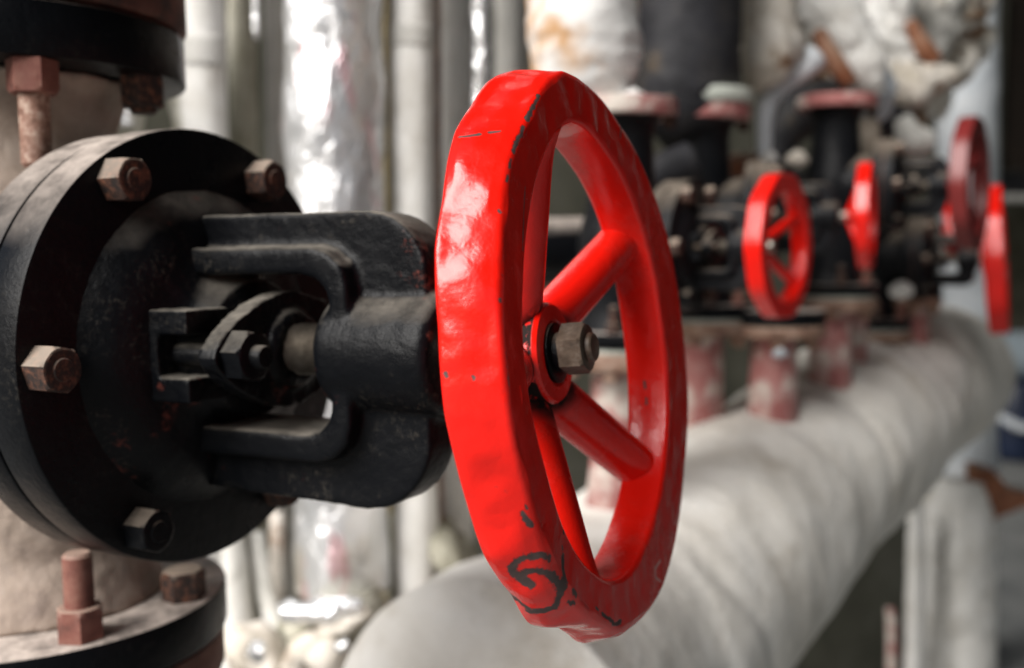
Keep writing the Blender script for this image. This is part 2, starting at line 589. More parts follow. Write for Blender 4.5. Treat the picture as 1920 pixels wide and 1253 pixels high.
def periodic(table):
    t = sorted((math.radians(a) % (2 * PI), r) for a, r in table)
    x = np.array([t[-1][0] - 2 * PI] + [a for a, _ in t] + [t[0][0] + 2 * PI])
    y = np.array([t[-1][1]] + [r for _, r in t] + [t[0][1]])

    def f(th):
        th = np.asarray(th) % (2 * PI)
        return np.interp(th, x, y)
    return f


def smoothed(table, width):
    f = periodic(table)
    g = np.linspace(0, 2 * PI, 1441)[:-1]
    v = f(g)
    k = max(1, int(width / 360 * 1440))
    ker = np.hanning(2 * k + 1)
    ker /= ker.sum()
    v = np.convolve(np.concatenate([v[-k:], v, v[:k]]), ker, 'valid')
    return lambda th: np.interp(np.asarray(th) % (2 * PI), np.append(g, 2 * PI), np.append(v, v[0]))


def rim_mesh(nth, depth, f_front, f_back, f_in, lump=0.0, fine=1, f_mid=None):
    """ring in the y-z plane, front face at x=0, back at x=-depth"""
    b = 0.0017
    # cross-section parameter list: ('o'|'i'|'f'|'k', u)
    sec = []
    no, nf, ni = 26 * fine, 22 * fine, 18 * fine
    for k in range(no + 1):
        sec.append(('o', k / no))            # outer, from back to front
    for k in range(1, nf):
        sec.append(('f', k / nf))
    for k in range(ni + 1):
        sec.append(('i', k / ni))            # inner, front to back
    for k in range(1, nf):
        sec.append(('k', k / nf))
    th = np.linspace(0, 2 * PI, nth, endpoint=False)
    RF, RB, RI = f_front(th), f_back(th), f_in(th)
    RM = f_mid(th) if f_mid else np.zeros(nth)
    V = []
    ns = len(sec)
    for i in range(nth):
        c, s = math.cos(th[i]), math.sin(th[i])
        for kind, u in sec:
            if kind == 'o':
                x = -depth * (1 - u)
                r = RB[i] * (1 - u) + RF[i] * u + RM[i] * math.sin(PI * min(1, u * 1.0)) ** .7
                e = min(u, 1 - u) * depth
                if e < b:
                    r -= b - math.sqrt(max(0, b * b - (b - e) ** 2))
                if lump:
                    r += lump * (noise.noise(Vector((c * 4.6, s * 4.6, x * 38))) * 0.8 + noise.noise(Vector((c * 13, s * 13, x * 120 + 5))) * 0.36) * min(1, e / 0.004)
            elif kind == 'f':
                x = 0
                r = (RF[i] - b) * (1 - u) + (RI[i] + b) * u
            elif kind == 'i':
                x = -depth * u
                r = RI[i] + 0.0006 * math.cos((u - 0.5) * PI) * -1
                e = min(u, 1 - u) * depth
                if e < b:
                    r += b - math.sqrt(max(0, b * b - (b - e) ** 2))
            else:
                x = -depth
                r = (RI[i] + b) * (1 - u) + (RB[i] - b) * u
            if kind == 'f' and lump:
                x += 0.0004 * noise.noise(Vector((c * r * 90, s * r * 90, 3)))
            V.append((x, r * c, r * s))
    F = []
    for i in range(nth):
        j = (i + 1) % nth
        for k in range(ns):
            l = (k + 1) % ns
            F.append((i * ns + k, i * ns + l, j * ns + l, j * ns + k))
    return V, F


def spoke_mesh(a, r0, r1, x0, x1, w0, w1):
    """tapered oval spoke in wheel space, from hub radius r0 to rim radius r1"""
    c, s = math.cos(a), math.sin(a)
    pts = []
    for u in (0, 0.1, 0.3, 0.6, 0.85, 0.95, 1.0):
        r = r0 + (r1 - r0) * u
        w = w0 + (w1 - w0) * u
        if u > 0.9:
            w *= 1 + (u - 0.9) * 2.2
        if u < 0.1:
            w *= 1.15 - u
        pts.append((Vector((x0 + (x1 - x0) * u, r * c, r * s)), w))
    return tube(pts, 36, 28)


def remeshed(name, V, F, mat, parent, voxel, smooth_it=6, rough=0.0):
    me = bpy.data.meshes.new(name)
    me.from_pydata([tuple(v) for v in V], [], F)
    bm = bmesh.new()
    bm.from_mesh(me)
    bmesh.ops.recalc_face_normals(bm, faces=bm.faces)
    bm.to_mesh(me)
    bm.free()
    o = bpy.data.objects.new(name + '_src', me)
    COL.objects.link(o)
    r = o.modifiers.new('r', 'REMESH')
    r.mode = 'VOXEL'
    r.voxel_size = voxel
    sm = o.modifiers.new('s', 'SMOOTH')
    sm.iterations = smooth_it
    sm.factor = 0.5
    dg = bpy.context.evaluated_depsgraph_get()
    dg.update()
    out = bpy.data.meshes.new_from_object(o.evaluated_get(dg))
    bpy.data.objects.remove(o)
    out.name = name
    if rough:
        nr = [v.normal.copy() for v in out.vertices]
        for v, q in zip(out.vertices, nr):
            v.co += q * rough * (fbm(v.co, 95, 4, 2) + .5 * fbm(v.co, 300, 3, 7))
    out.materials.clear()
    out.materials.append(mat)
    out.polygons.foreach_set('use_smooth', [True] * len(out.polygons))
    return link(bpy.data.objects.new(name, out), parent)


def arc(cx, cz, r, a0, a1, n=8):
    return [(cx + r * math.cos(math.radians(a0 + (a1 - a0) * i / n)), cz + r * math.sin(math.radians(a0 + (a1 - a0) * i / n))) for i in range(n + 1)]


def build_valve(label, cat, root, yaw, el, scale, wheel_mw, red, red_hub, k=1.0, zt=0.125, zb=-0.13, fine=False,
                flange_mats=None, black=None, cover=None, edge=None, wheel_scale=1.0, dish=-.026, group='flanged gate valves on the manifold', gasket=None):
    a, e = math.radians(yaw), math.radians(el)
    n = Vector((math.sin(a) * math.cos(e), -math.cos(a) * math.cos(e), math.sin(e)))
    t = Vector((0, 0, 1)).cross(n).normalized()
    v = n.cross(t)
    mw = Matrix((n, t, v)).transposed().to_4x4()
    mw.translation = root
    mw = mw @ Matrix.Scale(scale, 4)
    top = thing('gate_valve', label, cat, group=group)
    top.matrix_world = mw
    seg = 160 if fine else 64
    X = lambda x: x if x <= .12 else .12 + (x - .12) * k
    black = black or M['black_bg']
    cover = cover or black
    edge = edge or black
    up_r, lo_r = .082, .092
    # cast body: barrel, neck to the bonnet and the two pipe flanges
    prof = [(zb, .062), (zb + .012, .058), (zb + .03, .052), (-.062, .056), (-.03, .062), (0, .064), (.03, .060), (.06, .052), (zt - .03, .046), (zt - .008, .052), (zt, .060)]
    parts = [lathe(prof, (0, 0, 0), (0, 0, 1), seg), lathe([(0, .058), (.05, .062), (.074, .068), (.08, .074)], (0, 0, 0), (1, 0, 0), seg)]
    if fine:
        bo = remeshed('valve_body', *merge(*parts), M['body'], top, .0022, 5, .0006)
    else:
        bo = mesh_obj('valve_body', *merge(*parts), M['body'] if not flange_mats else flange_mats[3], top)
    fm = flange_mats or (edge, edge, M['rust_flange'], None)
    mesh_obj('pipe_flange', *lathe(disc_prof(zt, zt + .024, up_r, .0015), (0, 0, 0), (0, 0, 1), seg), fm[0], top)
    mesh_obj('pipe_flange', *lathe(disc_prof(zb - .022, zb, lo_r, .0015), (0, 0, 0), (0, 0, 1), seg), fm[1], top)
    # bonnet joint
    mesh_obj('bonnet_joint', *lathe(disc_prof(.0795, .0985, .0945), (0, 0, 0), (1, 0, 0), seg), edge, top)
    mesh_obj('gasket', *lathe([(.0987, .0925), (.1003, .0925)], (0, 0, 0), (1, 0, 0), seg), M['rust_flange'], top)
    bn = lathe(disc_prof(.1005, .1200, .0950, .0010), (0, 0, 0), (1, 0, 0), seg)
    mesh_obj('bonnet_flange', *bn, edge, top)
    dome = lathe([(.1195, .069), (.1225, .0665), (.127, .0625), (.131, .057), (.134, .048), (.136, .036), (.142, .031), (.150, .0295), (.1515, .028)], (0, 0, 0), (1, 0, 0), seg)
    dome = ([Vector((X(p.x), p.y, p.z)) for p in dome[0]], dome[1])
    if fine:
        V2 = []
        for p in dome[0]:
            q = Vector(p)
            V2.append(q + Vector((0.0007 * fbm(q, 130, 3), 0, 0)))
        dome = (V2, dome[1])
    mesh_obj('bonnet_cover', *dome, cover, top, sharp=50)
    # gland: two slotted lugs, eye bolts, follower plate and nuts
    for sy in (-1, 1):
        lugs = [box((X(.141), sy * .033, sz * .0135), .026 * k, .024, .010) for sz in (-1, 1)]
        lugs.append(box((X(.132), sy * .033, 0), .012 * k, .024, .034))
        if fine:
            remeshed('gland_lug', *merge(*lugs), cover, top, .0009, 5, .0004)
        else:
            mesh_obj('gland_lug', *merge(*lugs), cover, top)
    ol = []
    for i in range(40):
        th = 2 * PI * i / 40
        ol.append((.046 * abs(math.cos(th)) ** 1.15 * math.copysign(1, math.cos(th)),   .0245 * math.sin(th) * (1 - .30 * math.cos(th) ** 2)))
    V = [Vector((X(.1600), y, z)) for y, z in ol] + [Vector((X(.1605 + .0085), y, z)) for y, z in ol]
    nn = len(ol)
    F = [tuple(range(nn)), tuple(range(2 * nn - 1, nn - 1, -1))] + [(i, (i + 1) % nn, nn + (i + 1) % nn, nn + i) for i in range(nn)]
    fol = merge((V, F), lathe([(X(.150), .0195), (X(.165), .0185), (X(.1715), .0165), (X(.173), .014)], seg=48))
    if fine:
        remeshed('gland_follower', *fol, cover, top, .0010, 6, .0006)
    else:
        mesh_obj('gland_follower', *fol, cover, top)
    for sy in (-1, 1):
        rod = mesh_obj('gland_bolt', *lathe([(X(.128), .0046), (X(.182), .0046), (X(.183), .004)], (0, sy * .033, .000), (1, 0, 0), 24), M['nut_brown'] if not fine else M['black_cover'], top)
        mesh_obj('nut', *hexnut((X(.1692), sy * .033, 0), (1, 0, 0), .0185, .009 * k, 0.3), cover, rod)
    # stem with its thread
    pr = []
    nthread = 24 if fine else 8
    x0, x1 = X(.165), X(.2)
    for i in range(nthread):
        xx = x0 + (x1 - x0) * i / nthread
        dx = (x1 - x0) / nthread
        pr += [(xx, .0090), (xx + dx * .5, .0110)]
    pr += [(x1, .009), (X(.284), .009)]
    mesh_obj('stem', *lathe(pr, seg=40), M['stem'], top, sharp=20)
    # yoke casting with the stem collar
    outer = [(.124, -.0605)] + [(.208, -.0625)] + arc(.212, -.0315, .031, -90, 0, 10) + arc(.216, .029, .027, 0, 90, 10) + [(.210, .056), (.124, .057)]

    def band(out, w):
        # two arms and the bridge built as separate closed prisms
        up = [(.122, .0315), (.203, .0315), (.2425, .0315)] + [p for p in out if p[1] > .032]
        lo = [p for p in out if p[1] < -.033] + [(.2425, -.0325), (.203, -.0325), (.122, -.0325)]
        br = [(.205, -.034), (.2425, -.036)] + [(.2425, .036), (.205, .034)]
        return [prism_y([(X(x), z) for x, z in q], -w, w) for q in (up, lo, br)]
    yk = band(outer, .0105)
    w2 = .0205
    rib_u = [(.122, .0315), (.190, .0315), (.197, .0300), (.202, .0255), (.2035, .020), (.2035, 0), (.212, 0), (.2125, .026), (.210, .035), (.203, .0405), (.196, .0425), (.122, .0430)]
    rib_l = [(x, -z * 1.02) for x, z in reversed(rib_u)]
    yk += [prism_y([(X(x), z) for x, z in q], -w2, w2) for q in (rib_u, rib_l)]
    yk.append(lathe([(X(.197), .0225), (X(.200), .0245), (X(.240), .0250), (X(.2465), .0245), (X(.2495), .022)], seg=64))
    remeshed('yoke', *merge(*yk), black if not fine else M['black_cover'], top, .0013 if fine else .003, 9 if fine else 4, .00022 if fine else 0)
    # bonnet bolts, pipe flange studs
    for i, ang in enumerate((63, 123, 181, 240, 300, 2)):
        r = .0838
        y, z = r * math.cos(math.radians(ang)), r * math.sin(math.radians(ang))
        if fine:
            hv, hf = hexnut((.1201, y, z), (1, 0, 0), .0163, .0112, (0.15, 0.52, 0.3, 0.1, 0.6, 0.2)[i])
            dv, df = lathe([(.13125, .0046), (.1318, .0041)], (0, y, z), (1, 0, 0), 20)
            V, F = merge((hv, hf), (dv, df))
        else:
            V, F = hexnut((.1201, y, z), (1, 0, 0), .0215, .0135, .2)
        mesh_obj('hex_bolt', V, F, M['bolt'] if i != 3 else M['black'], top, sharp=25)
    for side in (1, -1):
        ph = -30 if side > 0 else -25
        for j in range(8):
            ang = math.radians(ph + 45 * j)
            if math.cos(ang) < -.3 or (fine and j not in (0, 1)) or (not fine and side > 0 and j != 1):
                continue
            r = .0715 if side > 0 else .078
            y, x = r * math.sin(ang), r * math.cos(ang)
            if side > 0:
                z0, z1 = zt - .046 + (j == 1) * .0285, zt + (.05 if fine else .030)
                zn, ax = zt - .0002, -1
            else:
                z0, z1 = zb - .05, zb + .039 - (j == 1) * .024
                zn, ax = zb + .0002, 1
            st = mesh_obj('stud', *lathe([(z0, .0052), (z0 + .0015, .0064), (z1 - .0015, .0064), (z1, .0052)], (x, y, 0), (0, 0, 1), 28), (M['stud'] if side > 0 else M['nut_red']) if j == 0 else M['bolt'], top)
            mesh_obj('nut', *hexnut((x, y, zn), (0, 0, ax), .0185, .0145, .35 + .5 * j), M['nut_red'] if j == 0 else M['bolt'], st, sharp=25)  # studs and nuts after the first: darker rust as painted shade
    # handwheel
    wmi = mw.inverted() @ wheel_mw
    Rm = None
    if fine:
        V, F = rim_mesh(1500, .0183, smoothed(RIM_FRONT, 2), smoothed(RIM_BACK, 2), smoothed(RIM_IN, 12), .0020, 2, smoothed(RIM_MID, 6))
    else:
        const = lambda q: (lambda th: np.full_like(np.asarray(th, float), q))
        lob = lambda th: .1005 + .0012 * np.cos(np.asarray(th) * 10)
        V, F = rim_mesh(200, .024, lob, lob, const(.0775), 0, 1)
        V = [tuple(c * wheel_scale for c in p) for p in V]
    hw = mesh_obj('handwheel', V, F, red, top, sharp=0)
    hw.matrix_local = wmi
    ws = wheel_scale
    hub_x = -.0215 if fine else dish
    hs = 1.0 if fine else .62
    for d in (33, 111, 182, 249, -42):
        V, F = spoke_mesh(math.radians(d), .009, .087, hub_x - .0150, -.0100, (.0102 if fine else .0075), (.0090 if fine else .0066))
        V = [p * ws for p in V]
        o = mesh_obj('spoke', V, F, red_hub, hw, sharp=0)
    V, F = lathe([(-.052, .0135), (-.047, .0170), (-.026, .0190), (-.0246, .0190), (-.0238, .0189), (-.0232, .0188), (-.0218, .0178), (-.0213, .0125), (-.0222, .0115), (-.0222, .004)], (0, 0, 0), (1, 0, 0), 72)
    hub = mesh_obj('hub', [p * ws * hs for p in V], F, red_hub, hw, sharp=40)
    hub.location = (0 if fine else (dish + .012) * ws, .001, .0025)
    V, F = lathe([(-.0224, .0112), (-.0208, .0112), (-.0205, .0106), (-.0205, .0075), (-.0150, .0075)], (0, 0, 0), (1, 0, 0), 48)
    wa = mesh_obj('washer', [p * ws * hs for p in V], F, M['black'], hw, sharp=40)
    wa.location = (0 if fine else (dish + .012) * ws, .001, .0025)
    V, F = hexnut((-.0172, 0, 0), (1, 0, 0), .0168, .0092, .12)
    dv, df = lathe([(-.0076, .0056), (-.0062, .0053), (-.0056, .0048)], (0, 0, 0), (1, 0, 0), 32)
    V, F = merge((V, F), (dv, df))
    nu = mesh_obj('nut', [p * ws * hs for p in V], F, M['nut_brown'], hw, sharp=25)
    nu.location = (-.0006 if fine else (dish + .012) * ws, .001, .0035)
    return top, hw


def wheel_matrix(c, yaw, el, scale=1.0):
    a, e = math.radians(yaw), math.radians(el)
    n = Vector((math.sin(a) * math.cos(e), -math.cos(a) * math.cos(e), math.sin(e)))
    t = Vector((0, 0, 1)).cross(n).normalized()
    v = n.cross(t)
    m = Matrix((n, t, v)).transposed().to_4x4()
    m.translation = c
    return m @ Matrix.Scale(scale, 4), n


# main valve in the foreground
V_YAW, V_EL = 62.95, 1.1
wm, wnrm = wheel_matrix(CAM + Vector((.03572, .36196, -.03943)), 66.38, 6.69)
va, ve = math.radians(V_YAW), math.radians(V_EL)
vn = Vector((math.sin(va) * math.cos(ve), -math.cos(va) * math.cos(ve), math.sin(ve)))
root1 = CAM + Vector((-.1365, .44895, -.04436)) - vn * .12
main, main_hw = build_valve('large black gate valve in the foreground with a chipped glossy red handwheel', 'valve', root1, V_YAW, V_EL, 1.0, wm,
                            M['red'], M['red'], fine=True, black=M['black'], cover=M['black_cover'], edge=M['edge'])

# worn paint on the big rim, hub and spokes: strokes located on the casting
bpy.context.view_layer.update()


def paint_wear(o, strokes, attr, bvh_mw):
    pass


def to_local_hits(px_strokes, objs, owner):
    """intersect sight lines with the casting once, to find the places of the chips on it"""
    trees = []
    for o in objs:
        me = o.data
        mwv = [o.matrix_world @ v.co for v in me.vertices]
        trees.append(BVHTree.FromPolygons(mwv, [p.vertices[:] for p in me.polygons]))
    out = []
    for pts, w in px_strokes:
        for (ax, ay), (bx, by) in zip(pts[:-1], pts[1:]):
            L = max(1, int(math.hypot(bx - ax, by - ay) / 1.5))
            for i in range(L + 1):
                x, y = ax + (bx - ax) * i / L, ay + (by - ay) * i / L
                d = (P(x, y, 1.0) - CAM).normalized()
                best = None
                for tr in trees:
                    h = tr.ray_cast(CAM, d)
                    if h[0] is not None and (best is None or h[3] < best[1]):
                        best = (h[0], h[3])
                if best:
                    out.append((best[0], w))
    inv = owner.matrix_world.inverted()
    return [(inv @ p, w) for p, w in out]


def add_attr(o, name, pts):
    me = o.data
    n = len(me.vertices)
    co = np.empty(n * 3)
    me.vertices.foreach_get('co', co)
    co = co.reshape(-1, 3)
    val = np.zeros(n)
    for p, w in pts:
        p = np.array(p)
        idx = np.where(np.abs(co - p).max(axis=1) < w * 2)[0]
        if len(idx):
            d = np.linalg.norm(co[idx] - p, axis=1)
            val[idx] = np.maximum(val[idx], np.clip(1.0 - d / w * 0.55, 0, 1))
    at = me.attributes.new(name, 'FLOAT', 'POINT')
    at.data.foreach_set('value', val.astype(np.float32))


W1 = .0008
dark_strokes = [
    ([(958, 1064), (972, 1049), (995, 1044), (1015, 1040), (1030, 1046)], .0014),
    ([(958, 1064), (960, 1076), (972, 1080), (990, 1071), (1010, 1071), (1028, 1076)], .0012),
    ([(966, 1078), (982, 1088), (996, 1096)], .0017),
    ([(1028, 1077), (1040, 1086), (1050, 1098), (1052, 1110), (1046, 1128), (1040, 1140), (1018, 1145), (995, 1148), (980, 1133), (968, 1122), (960, 1118)], .0017),
    ([(1055, 1044), (1056, 1068), (1060, 1086), (1062, 1100)], .0013), ([(1073, 1108), (1080, 1117)], .0009), ([(1074, 1128), (1078, 1131)], .0008),
    ([(1055, 965), (1058, 990), (1057, 1000)], .0008), ([(1054, 1024), (1055, 1030)], .0006),
    ([(980, 962), (985, 975), (998, 986)], .0009), ([(986, 948), (988, 954)], .0006),
    ([(1010, 180), (1004, 192), (996, 208), (988, 224)], .0009), ([(982, 238), (976, 252), (968, 268), (963, 285)], .0009),
    ([(958, 300), (955, 315)], .0006), ([(952, 330), (950, 340)], .0006),
    ([(862, 257), (880, 255), (900, 252)], .0006), ([(918, 249), (938, 246)], .0006),
    ([(1130, 1153), (1142, 1160), (1152, 1170), (1164, 1166)], .0009), ([(1118, 1140), (1122, 1144)], .0006),
    ([(1044, 880), (1048, 890)], .0008), ([(1165, 240), (1163, 258)], .0008), ([(1208, 715), (1210, 728)], .0007), ([(1212, 748), (1212, 758)], .0007),
    ([(835, 700), (838, 706)], .0007), ([(888, 706), (889, 712)], .0007), ([(938, 560), (938, 566)], .0006), ([(940, 512), (941, 516)], .0006), ([(935, 395), (938, 398)], .0006),
    ([(1066, 1128), (1072, 1134)], .0007), ([(985, 350), (982, 400), (980, 470)], .00035), ([(948, 660), (958, 760)], .00028),
]
pale_strokes = [([(1284, 862), (1281, 900), (1274, 945), (1266, 985)], .0007), ([(1238, 1052), (1228, 1066), (1229, 1082), (1238, 1090)], .0009),
                ([(1262, 1000), (1255, 1030)], .0006), ([(1242, 1100), (1234, 1112)], .0006)]
kids = [c for c in main_hw.children]
hits = to_local_hits(dark_strokes, [main_hw], main_hw)
pale = to_local_hits(pale_strokes, [main_hw], main_hw)
add_attr(main_hw, 'wear', hits)
add_attr(main_hw, 'scrape', pale)
add_attr(main_hw, 'soot', [])
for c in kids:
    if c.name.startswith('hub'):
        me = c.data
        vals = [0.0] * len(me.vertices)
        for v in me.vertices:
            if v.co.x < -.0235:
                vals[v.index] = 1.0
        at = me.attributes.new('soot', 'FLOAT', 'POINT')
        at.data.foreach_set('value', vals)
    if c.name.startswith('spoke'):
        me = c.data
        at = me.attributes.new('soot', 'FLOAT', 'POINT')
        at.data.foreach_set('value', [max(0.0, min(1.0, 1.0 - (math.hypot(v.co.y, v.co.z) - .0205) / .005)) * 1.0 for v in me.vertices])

# pipes joined to the big valve
mmw = main.matrix_world


def vl(x, y, z):
    return mmw @ Vector((x, y, z))


pu = thing('riser_pipe', 'dark rusty riser pipe bolted on top of the foreground valve', 'pipe', vl(0, 0, .15))
pu.matrix_world = mmw @ Matrix.Translation((0, 0, .1515))
mesh_obj('pipe_flange', *lathe(disc_prof(0, .03, .0835, .002), (0, 0, 0), (0, 0, 1), 128), M['rust_flange'], pu)
mesh_obj('pipe', *lathe([(.03, .050), (.06, .045), (.8, .045)], (0, 0, 0), (0, 0, 1), 64), M['rust_flange'], pu)
pd = thing('drop_pipe', 'reddish pipe with flange bolted under the foreground valve', 'pipe')
pd.matrix_world = mmw @ Matrix.Translation((0, 0, -.1545))
mesh_obj('pipe_flange', *lathe(disc_prof(-.02, 0, .090, .002), (0, 0, 0), (0, 0, 1), 128), M['rust_flange'], pd)
mesh_obj('pipe', *lathe([(-.02, .062), (-.05, .055), (-.9, .055)], (0, 0, 0), (0, 0, 1), 64), M['stud'], pd)


# ------------------------------------------------------------------ lagged vertical pipes behind
def vpipe(name, label, px, hw, d, z0, z1, mat, disp=None, lean=0.0, n=90, seg=48, group=None, bands=()):
    c = PZ(px, d)
    r = hw / FPX * d
    a = Vector((c.x - lean * (z0 - c.z) * 0, c.y, z0))
    b = Vector((c.x + lean, c.y, z1))
    V, F = tube([(a, r), (b, r)], n, seg, disp)
    o = mesh_obj(name, V, F, mat, sharp=0)
    tag(o, label, 'pipe', group)
    for z, h, m_, g in bands:
        bb = tube([(Vector((c.x, c.y, z)), r * g), (Vector((c.x, c.y, z + h)), r * g)], 8, seg, cloth_disp(.03, .0, 20))
        mesh_obj('tie_band', *bb, m_, o, sharp=0)
    return o


def foil_disp(amp=.09, seed=0.0):
    def f(q, s, th, r):
        c = abs(noise.noise(Vector((q.x * 16 + seed, q.y * 16, q.z * 9)))) * 1.2
        c2 = abs(noise.noise(Vector((q.x * 40 + seed, q.y * 40, q.z * 28 + 4)))) * .5
        return r * amp * (c + c2 - .5)
    return f


GP = 'lagged vertical pipes along the wall'
vpipe('lagged_pipe', 'white plastered pipe directly right of the black top flange', 388, 43, 1.05, .02, 2.2, M['cloth_white'], cloth_disp(.09, .10, 14, 22, 1), group=GP, bands=((1.33, .03, M['cloth_grey'], 1.05),))
vpipe('lagged_pipe', 'narrow grey beige pipe between the white pipe and the foil pipe', 462, 25, 1.12, .02, 2.2, M['cloth_olive'], cloth_disp(.11, .09, 16, 25, 2), group=GP)
vpipe('lagged_pipe', 'slim dull grey pipe close to the left edge of the foil pipe', 522, 17, 1.15, .02, 2.2, M['cloth_grey'], cloth_disp(.06, .05, 16, 25, 3), group=GP)
foil = vpipe('foil_pipe', 'crumpled silver foil pipe with faded red print behind the yoke', 632, 91, .98, .81, 2.2, M['foil'], foil_disp(.13, 1), group=GP, n=260, seg=110)
vpipe('foam_pipe', 'yellowed foam pipe in the gap right of the foil pipe', 722, 14, 1.14, .02, 2.2, M['yellow_foam'], cloth_disp(.12, .1, 20, 30, 4), group=GP)
vpipe('lagged_pipe', 'smooth pale plaster pipe just left of the big red handwheel', 777, 41, 1.0, .02, 2.2, M['cloth_white'], cloth_disp(.06, .08, 12, 18, 5), group=GP, bands=((1.34, .02, M['cloth_grey'], 1.04), (1.12, .012, M['rust_pipe'], 1.03), (.93, .02, M['cloth_beige'], 1.04)))
vpipe('rust_pipe', 'thin rust brown pipe beside the pale plaster pipe', 823, 6, 1.06, .02, 2.2, M['rust_pipe'], None, group=GP)
vpipe('lagged_pipe', 'grey plastered pipe partly behind the top left of the big wheel', 856, 31, 1.09, .02, 2.2, M['cloth_white'], cloth_disp(.09, .09, 14, 22, 6), group=GP)
vpipe('foil_pipe', 'narrow bright foil pipe above the top left of the big wheel', 903, 21, 1.03, 1.22, 2.2, M['foil_plain'], foil_disp(.16, 7), group=GP, n=160, seg=64)
vpipe('lagged_pipe', 'grey lagged pipe in shade between the bright foil and the stained lagging', 958, 30, 1.2, .02, 2.2, M['cloth_grey'], cloth_disp(.08, .06, 16, 25, 8), group=GP)

vpipe('foil_pipe', 'very thin bright foil wrapped pipe left of the wide foil pipe', 489, 6, 1.06, 1.36, 2.2, M['foil_plain'], foil_disp(.1, 9), group=GP)
# foil pipe's tape and lagging below it
ft = thing('taped_elbow', 'taped beige lagging with foil shreds under the foil pipe', 'pipe lagging', P(620, 1180, .97))
o_ = P(620, 1180, .97)


def rel(px, py, d, o=o_):
    return P(px, py, d) - o


V, F = tube([(rel(612, 1130, .97), .050), (rel(622, 1165, .97), .053), (rel(640, 1230, .97), .050), (rel(650, 1330, .97), .046)], 60, 48, cloth_disp(.10, .10, 18, 40, 11))
mesh_obj('lagging', V, F, M['cloth_olive'], ft, sharp=0)
V, F = tube([(rel(530, 1150, .90), .010), (rel(600, 1146, .895), .011), (rel(680, 1140, .90), .010)], 30, 16, cloth_disp(.3, .1, 60, 80, 12))
mesh_obj('foil_tape', V, F, M['foil_plain'], ft, sharp=0)
V, F = tube([(rel(600, 1188, .90), .007), (rel(650, 1170, .895), .008), (rel(690, 1142, .90), .007)], 24, 14, cloth_disp(.3, .1, 60, 80, 13))
mesh_obj('foil_tape', V, F, M['cloth_beige'], ft, sharp=0)

for i, (pts, mat, label) in enumerate([
    ([(432, 980, 1.0, 20), (440, 1090, .99, 27), (446, 1200, .98, 30), (440, 1320, .98, 28)], 'cloth_grey', 'grey wrinkled lagged pipe beside the lower black flange'),
    ([(478, 1000, 1.02, 16), (500, 1120, 1.0, 18), (540, 1240, .98, 22), (560, 1330, .98, 24)], 'cloth_grey', 'pale slanting pipe just right of the grey wrinkled pipe'),
    ([(520, 960, 1.06, 14), (522, 1100, 1.05, 16), (528, 1160, 1.05, 14)], 'cloth_beige', 'thin beige stub left of the lower foil pipe end'),
]):
    V, F = tube([(P(x, y, d), h / FPX * d) for x, y, d, h in pts], 60, 36, cloth_disp(.10, .12, 18, 40, 20 + i))
    tag(mesh_obj('lagged_pipe', V, F, M[mat], sharp=0), label, 'pipe', 'lagged pipes below the foreground valve')
V, F = tube([(P(440, 1240, .92), .022), (P(470, 1225, .92), .034), (P(505, 1290, .92), .03)], 40, 32, torn_disp(31, .9))
tag(mesh_obj('lagging_scrap', V, F, M['cloth_beige'], sharp=0), 'torn beige lagging scrap right of the lower black flange', 'lagging')
V, F = tube([(P(700, 1290, .84), .030), (P(770, 1225, .85), .048), (P(850, 1205, .87), .046), (P(930, 1260, .86), .03)], 70, 48, torn_disp(33, .8))
tag(mesh_obj('sacking', V, F, M['cloth_brown'], sharp=0), 'crumpled brown sacking between the foil pipe and the header pipe', 'sacking')
for pts, mat, lab, k_ in (([(545, 1262, .9, 26), (575, 1222, .9, 34), (612, 1240, .9, 38), (640, 1290, .9, 30)], 'cloth_beige', 'creased beige wrap at the bottom edge under the foil pipe', 35),
                          ([(700, 1140, 1.0, 26), (745, 1165, 1.0, 40), (800, 1150, 1.0, 42), (850, 1110, 1.0, 30)], 'cloth_brown', 'brown creased wrap behind the crumpled sacking', 36),
                          ([(760, 900, 1.04, 16), (790, 985, 1.03, 34), (838, 1050, 1.02, 36), (880, 1110, 1.02, 20)], 'cloth_olive', 'grey olive wrap hanging left of the lower wheel rim', 37)):
    V, F = tube([(P(x, y, d), h / FPX * d) for x, y, d, h in pts], 70, 60, torn_disp(k_, .9))
    tag(mesh_obj('torn_wrap', V, F, M[mat], sharp=0), lab, 'lagging', 'torn wraps at the bottom centre')
V, F = tube([(P(760, 960, 1.12), .035), (P(800, 1060, 1.1), .05), (P(850, 1150, 1.08), .05)], 50, 40, torn_disp(34, .8))
tag(mesh_obj('sacking', V, F, M['cloth_olive'], sharp=0), 'olive grey sacking in shade below the yoke, left of the wheel', 'sacking')
for i, (x, y, d, r, lab) in enumerate([(845, 1192, .80, .006, 'small white foil scrap on the brown sacking'), (480, 1222, .86, .010, 'small bright foil scrap on the torn beige lagging'), (640, 1212, .88, .006, 'thin foil scrap under the taped elbow')]):
    V, F = tube([(P(x - 12, y + 5, d), r * .6), (P(x, y, d), r), (P(x + 14, y - 7, d), r * .6)], 20, 16, cloth_disp(.5, .3, 60, 90, 40 + i))
    tag(mesh_obj('foil_scrap', V, F, M['foil_plain'], sharp=0), lab, 'foil scrap', 'foil scraps on the lagging')
